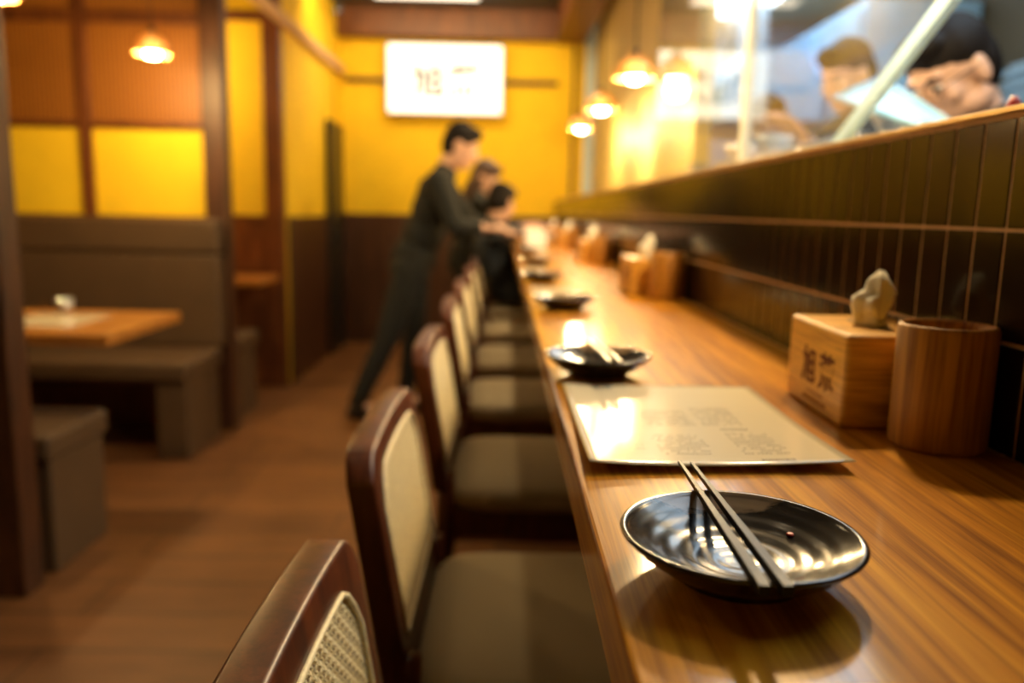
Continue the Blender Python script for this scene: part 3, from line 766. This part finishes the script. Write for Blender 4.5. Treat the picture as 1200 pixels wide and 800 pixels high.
# ------------------------------------------------------------------ people
def frame_axes(F, U=(0,0,1)):
    F = Vector(F).normalized(); U = Vector(U); U = (U - F*U.dot(F)).normalized(); S = F.cross(U).normalized(); return S, F, U
def head_prims(c, F, U=(0,0,1), k=1.0):
    S, F, U = frame_axes(F, U); c = Vector(c); ax = (S, F, U)
    P = [('ell', c+U*.030*k-F*.008*k, ax, (.074*k,.092*k,.090*k)), ('ell', c-U*.030*k+F*.020*k, ax, (.060*k,.068*k,.082*k)),
         ('ell', c-U*.088*k+F*.058*k, ax, (.028*k,.024*k,.022*k)), ('cap', c+F*.084*k+U*.012*k, .009*k, c+F*.104*k-U*.028*k, .0135*k),
         ('ell', c+F*.076*k+U*.026*k, ax, (.052*k,.014*k,.010*k)), ('ell', c+F*.083*k-U*.056*k, ax, (.024*k,.010*k,.005*k)),
         ('ell', c+F*.081*k-U*.066*k, ax, (.021*k,.010*k,.006*k))]
    for s in (-1, 1):
        P += [('ell', c+S*s*.076*k-F*.004*k-U*.006*k, ax, (.010*k,.019*k,.032*k)), ('ell', c+S*s*.040*k+F*.060*k-U*.022*k, ax, (.022*k,.020*k,.024*k)),
              ('ell', c+S*s*.045*k-U*.060*k+F*.01*k, ax, (.022*k,.045*k,.030*k))]
    return P
def hair_prims(c, F, U=(0,0,1), k=1.0, long=False):
    S, F, U = frame_axes(F, U); c = Vector(c); ax = (S, F, U)
    P = [('ell', c+U*.050*k-F*.014*k, ax, (.082*k,.094*k,.084*k)), ('ell', c-F*.042*k+U*.005*k, ax, (.080*k,.066*k,.085*k)),
         ('ell', c+U*.088*k+F*.048*k, ax, (.060*k,.045*k,.035*k))]
    if long: P += [('ell', c-F*.050*k-U*.10*k, ax, (.078*k,.050*k,.12*k)), ('ell', c+S*.07*k-U*.07*k-F*.01*k, ax, (.018*k,.05*k,.10*k)), ('ell', c-S*.07*k-U*.07*k-F*.01*k, ax, (.018*k,.05*k,.10*k))]
    return P
def hand_prims(wr, d, pn, side):
    """wrist, pointing direction, palm normal, side (+1/-1) the thumb leaves on"""
    wr = Vector(wr); d = Vector(d).normalized(); pn = Vector(pn); pn = (pn-d*pn.dot(d)).normalized(); s = d.cross(pn)*side
    P = []
    for k in (-1.5,-0.5,0.5,1.5): P.append(('cap', wr+s*0.012*k*0.7, 0.014, wr+d*0.082+s*0.0185*k, 0.0105))
    Ls = {1.5: (.040,.024,.018), 0.5: (.045,.028,.020), -0.5: (.041,.025,.019), -1.5: (.032,.019,.016)}
    for k, seg in Ls.items():
        p = wr+d*0.086+s*0.0195*k; v = (d+pn*0.15+s*0.06*k).normalized(); r = 0.0088
        for L in seg:
            q = p+v*L; P.append(('cap', p, r, q, r*0.92)); p = q; r *= 0.92; v = (v+pn*0.45).normalized()
    p = wr+d*0.028+s*0.024; v = (s*0.8+d*0.75+pn*0.2).normalized()
    P.append(('cap', p, 0.012, p+v*0.038, 0.0105)); P.append(('cap', p+v*0.038, 0.0105, p+v*0.038+(v*0.5+d*0.8).normalized()*0.030, 0.009))
    return P
def person(name, label, J, shirt, trousers, hair, face, voxel=0.007, headU=(0,0,1), long=False, hands=True):
    V = {k: Vector(v) for k, v in J.items()}
    c = V['head']; neck = V['neck']; pel = V['pelvis']; S, F, U = frame_axes(face, headU)
    chest = V['chest']; P = head_prims(c, face, headU)
    P += [('cap', c-U*.05-F*.02, .054, neck, .058), ('cap', neck, .055, chest, .085), ('cap', chest, .085, pel, .085)]
    sh, tr = [], []
    sl, sr = V['shoulder_l'], V['shoulder_r']; ax_ = (sr-sl).normalized(); up = (neck-pel).normalized(); fw = ax_.cross(up).normalized()
    ax = (ax_, fw, up)
    mid = (sl+sr)/2
    sh += [('ell', chest-up*0.02, ax, (.175,.118,.16)), ('ell', (chest+pel)/2, ax, (.155,.115,.17)), ('ell', pel+up*.04, ax, (.165,.125,.12)),
           ('cap', sl, .066, neck-up*.02, .060), ('cap', sr, .066, neck-up*.02, .060), ('cap', neck-up*.03, .068, neck+up*.012, .062), ('ell', mid-up*.06, ax, (.19,.105,.09))]
    for s in ('l', 'r'):
        a, e, h = V['shoulder_'+s], V['elbow_'+s], V['wrist_'+s]
        P += [('cap', a, .048, e, .038), ('cap', e, .038, h, .026)]
        m = e + (h-e)*V.get('sleeve', Vector((0.8,0,0))).x
        sh += [('cap', a, .064, e, .050), ('cap', e, .050, m, .042)]
        if hands: P += hand_prims(h, J.get('hdir_'+s, (h-e)), J.get('palm_'+s, (0,0,-1)), 1 if s == 'r' else -1)
        if 'knee_'+s in V:
            hp, k, an = V['hip_'+s], V['knee_'+s], V['ankle_'+s]; fd = V['toe_'+s]-an; fd.z = 0; fd.normalize()
            P += [('cap', hp, .080, k, .050), ('cap', k, .050, an, .036), ('cap', an, .034, an+fd*0.1-Vector((0,0,.03)), .026)]
            tr += [('cap', hp, .092, k, .064), ('cap', k, .064, an+Vector((0,0,.02)), .052)]
    body = fuse(name, P, M_SKIN, None, voxel, 4)
    tag(body, label, 'person')
    o = fuse('shirt', sh, shirt, body, 0.010, 5, 0.003)
    if tr:
        tr += [('ell', pel-up*.03, ax, (.165,.120,.11))]
        fuse('trousers', tr, trousers, body, 0.010, 5, 0.003)
        for s in ('l', 'r'):
            an = V['ankle_'+s]; fd = V['toe_'+s]-an; fd.z = 0; fd.normalize(); g = Vector((an.x, an.y, max(0, an.z-0.09)))
            so = fuse('shoe', [('cap', g-fd*.03+Vector((0,0,.042)), .040, g+fd*.15+Vector((0,0,.032)), .031), ('cap', g+fd*.02+Vector((0,0,.05)), .044, an+Vector((0,0,.01)), .042)], M_BLACK, body, 0.008, 3)
            for v in so.data.vertices:
                v.co.z = max(v.co.z, g.z+0.004)
    fuse('hair', hair_prims(c, face, headU, 1.0, long), hair, body, 0.006, 2, 0.002)
    for s in (-1, 1):
        e = c + S*s*.031 + F*.0785 + U*.004
        bm = bmesh.new(); mt = Matrix([S*.014, F*.008, U*.0065]).transposed().to_4x4(); mt.translation = e
        bmesh.ops.create_uvsphere(bm, u_segments=12, v_segments=8, radius=1, matrix=mt); ey = obj('eye', bm, M_EYE, body, True)
        bm = bmesh.new(); mt = Matrix([S*.0055, F*.004, U*.0055]).transposed().to_4x4(); mt.translation = e + F*.0055
        bmesh.ops.create_uvsphere(bm, u_segments=12, v_segments=8, radius=1, matrix=mt); obj('iris', bm, M_HAIR, ey, True)
        bm = bmesh.new(); tube(bm, [e+U*.020-S*s*.016+F*.007, e+U*.024+F*.007, e+U*.019+S*s*.018-F*.002], [.003,.004,.0025], 6); obj('eyebrow', bm, hair, body, True)
    return body
M_EYE = plain('eye_white', (0.7,0.66,0.6), 0.3, var=0.02)

waiter = person('person', 'waiter in black uniform standing and leaning towards the seated customers',
    dict(head=(-.235,4.46,1.505), neck=(-.315,4.48,1.375), chest=(-.375,4.50,1.20), pelvis=(-.50,4.52,.88),
         shoulder_l=(-.345,4.66,1.325), shoulder_r=(-.345,4.31,1.315), elbow_l=(-.20,4.72,1.11), elbow_r=(-.245,4.24,1.085), wrist_l=(-.03,4.74,1.07), wrist_r=(-.11,4.30,1.08),
         hip_l=(-.50,4.61,.86), hip_r=(-.50,4.43,.86), knee_l=(-.50,4.63,.46), knee_r=(-.63,4.41,.46), ankle_l=(-.55,4.64,.08), ankle_r=(-.79,4.42,.09),
         toe_l=(-.40,4.62,0), toe_r=(-.64,4.42,0), sleeve=(0.75,0,0)),
    M_CLOTH, M_CLOTH, M_HAIR, (0.90,-0.10,-0.35), headU=(0.25,0,1))
cust = person('person', 'seated customer in dark navy top with black hair, back turned, at the counter',
    dict(head=(-.015,5.08,1.215), neck=(-.04,5.08,1.08), chest=(-.075,5.09,.95), pelvis=(.02,5.10,.725),
         shoulder_l=(-.03,5.27,1.03), shoulder_r=(-.03,4.90,1.03), elbow_l=(-.03,5.32,1.02), elbow_r=(-.03,4.84,1.02), wrist_l=(.17,5.24,1.06), wrist_r=(.15,4.94,1.06),
         hip_l=(.05,5.19,.69), hip_r=(.05,5.01,.69), knee_l=(.275,5.20,.66) , knee_r=(.275,5.0,.66), ankle_l=(.15,5.20,.31), ankle_r=(.15,5.0,.31),
         toe_l=(.4,5.2,.2), toe_r=(.4,5.0,.2), sleeve=(0.7,0,0)),
    M_NAVY, M_NAVY, M_HAIR, (0.55,0.8,-0.35))
woman = person('person', 'brown-haired customer in dark clothes leaning over the counter behind the seated customer',
    dict(head=(-.13,5.62,1.385), neck=(-.165,5.63,1.27), chest=(-.19,5.64,1.12), pelvis=(-.26,5.66,.84),
         shoulder_l=(-.15,5.80,1.21), shoulder_r=(-.15,5.46,1.21), elbow_l=(0.0,5.82,1.02), elbow_r=(-.02,5.44,1.04), wrist_l=(.12,5.76,1.06), wrist_r=(.12,5.50,1.06),
         hip_l=(-.26,5.74,.82), hip_r=(-.26,5.58,.82), knee_l=(-.24,5.74,.45), knee_r=(-.24,5.58,.45), ankle_l=(-.30,5.74,.09), ankle_r=(-.30,5.58,.09),
         toe_l=(-.16,5.74,0), toe_r=(-.16,5.58,0), sleeve=(0.6,0,0)),
    M_CLOTH, M_CLOTH, M_HAIRB, (0.9,-0.35,-0.5), headU=(0.2,0,1), long=True)

# ------------------------------------------------------------------ kitchen behind the glass
kc = thing('kitchen_worktable', 'steel kitchen worktable on the cooks\' side of the glass', 'worktable')
obj('worktop', box(0.66, 1.00, 0.6, 6.6, 0.97, 1.01, 0.004), M_STEEL, kc)
for y in (0.7, 2.6, 4.5, 6.5):
    for x in (0.70, 0.96): obj('leg', box(x-0.02, x+0.02, y-0.02, y+0.02, 0, 0.97, 0.003), M_STEEL, kc)
obj('undershelf', box(0.68, 0.98, 0.7, 6.5, 0.3, 0.32, 0.003), M_STEEL, kc)
fr = thing('refrigerator', 'tall blue-grey steel refrigerator in the far part of the kitchen', 'refrigerator', (0,0,0))
obj('body', box(1.95, 2.58, 4.6, 6.9, 0.05, 2.35, 0.01), M_BLUESTEEL, fr)
for y0 in (4.63, 5.40, 6.16):
    dd = obj('door', box(1.925, 1.948, y0, y0+0.72, 0.12, 2.30, 0.006), M_BLUESTEEL, fr)
    obj('handle', box(1.90, 1.924, y0+0.05, y0+0.07, 1.0, 1.5, 0.004), M_STEEL, dd)
for x in (2.0, 2.53):
    for y in (4.7, 6.8): obj('foot', box(x-0.03, x+0.03, y-0.03, y+0.03, 0, 0.05), M_BLACK, fr)
hd = thing('extractor_hood', 'pale blue-grey steel extractor hood above the cooks', 'hood', (0,0,0))
bm = bmesh.new(); prism(bm, [(1.30,1.74),(1.90,1.74),(1.90,1.95),(1.75,2.15),(1.45,2.15),(1.30,1.95)], 'y', 5.0, 6.4, 0.006); obj('canopy', bm, M_BLUESTEEL, hd)
obj('duct', box(1.50, 1.70, 5.5, 5.8, 2.15, 2.68, 0.004), M_STEEL, hd)
obj('rim', box(1.28, 1.30, 4.98, 6.42, 1.72, 1.80, 0.003), M_STEEL, hd)
lv = thing('wall_louvre', 'pale steel louvre on the brown kitchen wall behind the cook', 'vent', (0,0,0))
obj('frame', box(2.55, 2.598, 3.55, 4.25, 1.62, 1.95, 0.004), M_STEEL, lv)
bm = bmesh.new()
for k in range(5): bx(bm, 2.50, 2.55, 3.57, 4.23, 1.64+k*0.06, 1.675+k*0.06, 0.003)
obj('slats', bm, M_STEEL, lv)
# objects on the ledge of the half wall
LZ = 1.2685
for (y, x, lb) in ((1.127, 0.50, 'tiny steel sauce cup on the ledge, farthest of the close-set four'), (1.075, 0.50, 'tiny steel sauce cup on the ledge, second of the close-set four'),
                (1.023, 0.50, 'tiny steel sauce cup on the ledge, third of the close-set four'), (0.973, 0.50, 'tiny steel sauce cup on the ledge, nearest of the close-set four'),
                (1.413, 0.50, 'tiny steel sauce cup on the ledge, standing apart beyond the others')):
    bm = bmesh.new(); lathe([(0,0),(0.009,0),(0.012,0.012),(0.0125,0.014),(0.0115,0.0135),(0.0085,0.002),(0,0.002)], 24, bm)
    o = obj('sauce_cup', bm, M_STEEL, None, True); o.location = (x, y, LZ+0.0002); tag(o, lb, 'cup', 'sauce cups on the ledge')
b = thing('sauce_bottle', 'small bottle with a red cap on the ledge in front of the cook', 'bottle', (0.53, 0.868, LZ))
obj('bottle_body', lathe([(0,0),(0.012,0),(0.013,0.004),(0.012,0.012),(0,0.014)], 24), M_WHITE, b, True)
obj('cap', lathe([(0,0.013),(0.009,0.013),(0.006,0.024),(0.003,0.03),(0,0.03)], 24), M_RED, b, True)
o = obj('ledge_lamp', lathe([(0,0),(0.02,0),(0.02,0.012),(0,0.016)], 20), emit('green_indicator', (0.3,1.0,0.3), 1.5), None, True)
o.location = (0.52, 2.58, LZ); tag(o, 'small green glowing light on the far ledge', 'light')
# pale blue tray propped on the ledge inside the glass
def quad_slab(name, P, th, mat, parent=None):
    P = [Vector(p) for p in P]; n = (P[1]-P[0]).cross(P[2]-P[0]).normalized()*th; bm = bmesh.new()
    A = [bm.verts.new(p) for p in P]; B = [bm.verts.new(p+n) for p in P]; k = len(P)
    bm.faces.new(A[::-1]); bm.faces.new(B)
    for i in range(k): bm.faces.new((A[i], A[(i+1)%k], B[(i+1)%k], B[i]))
    bmesh.ops.recalc_face_normals(bm, faces=bm.faces)
    bmesh.ops.bevel(bm, geom=bm.edges[:], offset=th*0.3, segments=2, affect='EDGES')
    return obj(name, bm, mat, parent)
def pt(u, v, y):
    r = RW @ Vector((u-600, v-400, FPX)); t = y/r.y; return Vector((0,0,H)) + r*t
tr = thing('steel_tray', 'pale blue tilted tray propped in front of the bending cook', 'tray')
A_, B_, C_, D_ = pt(979,114,1.66), pt(1032,92,1.72), pt(1112,143,1.36), pt(1078,149,1.32)
quad_slab('tray_base', [A_, B_, C_, D_], 0.006, M_PALEBLUE, tr)
for p, q in ((A_,B_),(B_,C_),(D_,A_)):
    bm = bmesh.new(); tube(bm, [p, q], 0.006, 8); obj('raised_rim', bm, M_PALEBLUE, tr, True)
bm = bmesh.new(); tube(bm, [D_, Vector((D_.x+0.01, D_.y, LZ+0.005))], 0.006, 8); tube(bm, [C_, Vector((C_.x, C_.y, 1.01))], 0.006, 8); obj('support', bm, M_STEEL, tr, True)

hl = thing('added_warm_lamp', 'warm lamp added in the kitchen, out of frame, to light the nearest cook', 'lamp', (1.15, 1.25, 1.95))  # unseen lamp added for the warm light on the cook's face
obj('lamp_shade', lathe([(0.09,-0.05),(0.06,0.03),(0.02,0.06),(0.018,0.06),(0.056,0.03),(0.086,-0.05),(0.09,-0.05)], 28), M_STEEL, hl, True)
obj('bulb', lathe([(0,-0.03),(0.025,-0.02),(0.03,0.0),(0.02,0.03),(0,0.04)], 20), M_BULB, hl, True)
bm = bmesh.new(); tube(bm, [(0,0,0.055),(0,0,0.77)], 0.004, 8); obj('cord', bm, M_BLACK, hl)
lamp('added_warm_light', 'POINT', (0,0,-0.08), 4.0, WARM2, 0.03, hl)
cook = person('person', 'cook in black bending his head over his work, nearest behind the glass',
    dict(head=(.985,1.85,1.485), neck=(1.075,1.875,1.385), chest=(1.18,1.92,1.26), pelvis=(1.36,1.95,.98),
         shoulder_l=(1.13,1.71,1.345), shoulder_r=(1.15,2.10,1.35), elbow_l=(1.06,1.62,1.12), elbow_r=(1.06,2.22,1.12), wrist_l=(.84,1.66,1.16), wrist_r=(.84,2.06,1.16),
         hip_l=(1.36,1.86,.96), hip_r=(1.36,2.04,.96), knee_l=(1.33,1.86,.5), knee_r=(1.33,2.04,.5), ankle_l=(1.38,1.86,.09), ankle_r=(1.38,2.04,.09),
         toe_l=(1.2,1.86,0), toe_r=(1.2,2.04,0), sleeve=(0.35,0,0)),
    M_CLOTH, M_CLOTH, M_HAIR, (-0.82,-0.28,-0.55), headU=(-0.4,0,1), voxel=0.005)
S, F, U = frame_axes((-0.82,-0.28,-0.55), (-0.4,0,1)); hc = Vector((.985,1.85,1.485))
gl = thing('spectacles', 'thin dark spectacles worn by the nearest cook', 'spectacles')
for s in (-1, 1):
    bm = bmesh.new(); c = hc + S*s*.033 + F*.098 + U*.003
    tube(bm, [c + S*.024*math.cos(a) + U*.018*math.sin(a) for a in [2*PI*i/20 for i in range(20)]], 0.0016, 6, True); obj('lens_rim', bm, M_BLACK, gl)
    bm = bmesh.new(); tube(bm, [hc+S*s*.057+F*.098+U*.006, hc+S*s*.084-F*.005+U*.008], 0.0016, 6); obj('temple_arm', bm, M_BLACK, gl)
bm = bmesh.new(); tube(bm, [hc-S*.010+F*.104, hc+S*.010+F*.104], 0.0016, 6); obj('bridge', bm, M_BLACK, gl)
def bowl(loc, label, R=0.05, Hh=0.045):
    o = obj('bowl', lathe([(0,0),(R*.5,0),(R*.55,0.006),(R*.85,Hh*.5),(R,Hh),(R*.96,Hh),(R*.8,Hh*.5),(R*.5,0.009),(0,0.008)], 40), M_WHITE, None, True)
    o.location = loc; return tag(o, label, 'bowl', 'white bowls in the kitchen')
# a raised pass shelf over the worktable that carries the white bowls
sh = thing('plating_shelf', 'narrow steel plating shelf raised above the kitchen worktable', 'shelf')
obj('shelf_board', box(0.66, 0.80, 1.55, 2.6, 1.315, 1.33, 0.003), M_STEEL, sh)
for y in (1.6, 2.5): obj('post', box(0.72, 0.74, y-0.01, y+0.01, 1.01, 1.315, 0.002), M_STEEL, sh)
bowl((0.742, 1.60, 1.331), 'white bowl right behind the tilted tray, below the cook\'s nose', 0.038, 0.05)
for x, y, lb in ((0.70, 2.15, 'white bowl on the plating shelf between the cooks'), (0.70, 2.45, 'white bowl at the far end of the plating shelf')): bowl((x, y, 1.331), lb)

cook2 = person('person', 'second cook with a pale face, in dark clothes, beyond the blue tray',
    dict(head=(1.20,2.95,1.66), neck=(1.25,2.96,1.53), chest=(1.28,2.98,1.35), pelvis=(1.34,3.0,.98),
         shoulder_l=(1.25,2.79,1.47), shoulder_r=(1.25,3.16,1.47), elbow_l=(1.14,2.66,1.24), elbow_r=(1.14,3.28,1.22), wrist_l=(.96,2.62,1.40), wrist_r=(.93,3.14,1.16),
         hip_l=(1.34,2.90,.96), hip_r=(1.34,3.08,.96), knee_l=(1.32,2.90,.5), knee_r=(1.32,3.08,.5), ankle_l=(1.36,2.90,.09), ankle_r=(1.36,3.08,.09),
         toe_l=(1.2,2.90,0), toe_r=(1.2,3.08,0), sleeve=(0.3,0,0)),
    M_NAVY, M_CLOTH, M_HAIR, (-0.9,-0.35,-0.4))
cook3 = person('person', 'third cook standing farthest off in the kitchen, beside the glazing bar',
    dict(head=(1.23,3.90,1.60), neck=(1.28,3.91,1.47), chest=(1.32,3.93,1.30), pelvis=(1.40,3.95,.96),
         shoulder_l=(1.29,3.75,1.42), shoulder_r=(1.29,4.11,1.42), elbow_l=(1.18,3.65,1.18), elbow_r=(1.18,4.19,1.18), wrist_l=(1.00,3.67,1.30), wrist_r=(1.00,4.07,1.20),
         hip_l=(1.40,3.86,.94), hip_r=(1.40,4.04,.94), knee_l=(1.38,3.86,.5), knee_r=(1.38,4.04,.5), ankle_l=(1.42,3.86,.09), ankle_r=(1.42,4.04,.09),
         toe_l=(1.26,3.86,0), toe_r=(1.26,4.04,0), sleeve=(0.3,0,0)),
    M_CLOTH, M_CLOTH, M_HAIR, (-0.8,-0.5,-0.4))

# things near the customers
bowl((0.20, 4.82, CT+0.0003), 'white bowl on the counter in front of the seated customer', 0.07, 0.06)['group'] = 'bowls on the counter'
bowl((0.26, 5.35, CT+0.0003), 'cream bowl on the counter beside the leaning customer', 0.08, 0.06)['group'] = 'bowls on the counter'
ph = thing('paper_menu', 'small white menu card standing upright before the seated customer', 'menu', (0.19, 4.55, CT+0.0005), 0.5)
quad_slab('card', [(-0.06,0,0),(0.06,0,0),(0.06,0.03,0.10),(-0.06,0.03,0.10)], 0.003, M_WHITE, ph)
quad_slab('card_back', [(-0.06,0.06,0),(0.06,0.06,0),(0.06,0.033,0.10),(-0.06,0.033,0.10)], 0.003, M_WHITE, ph)
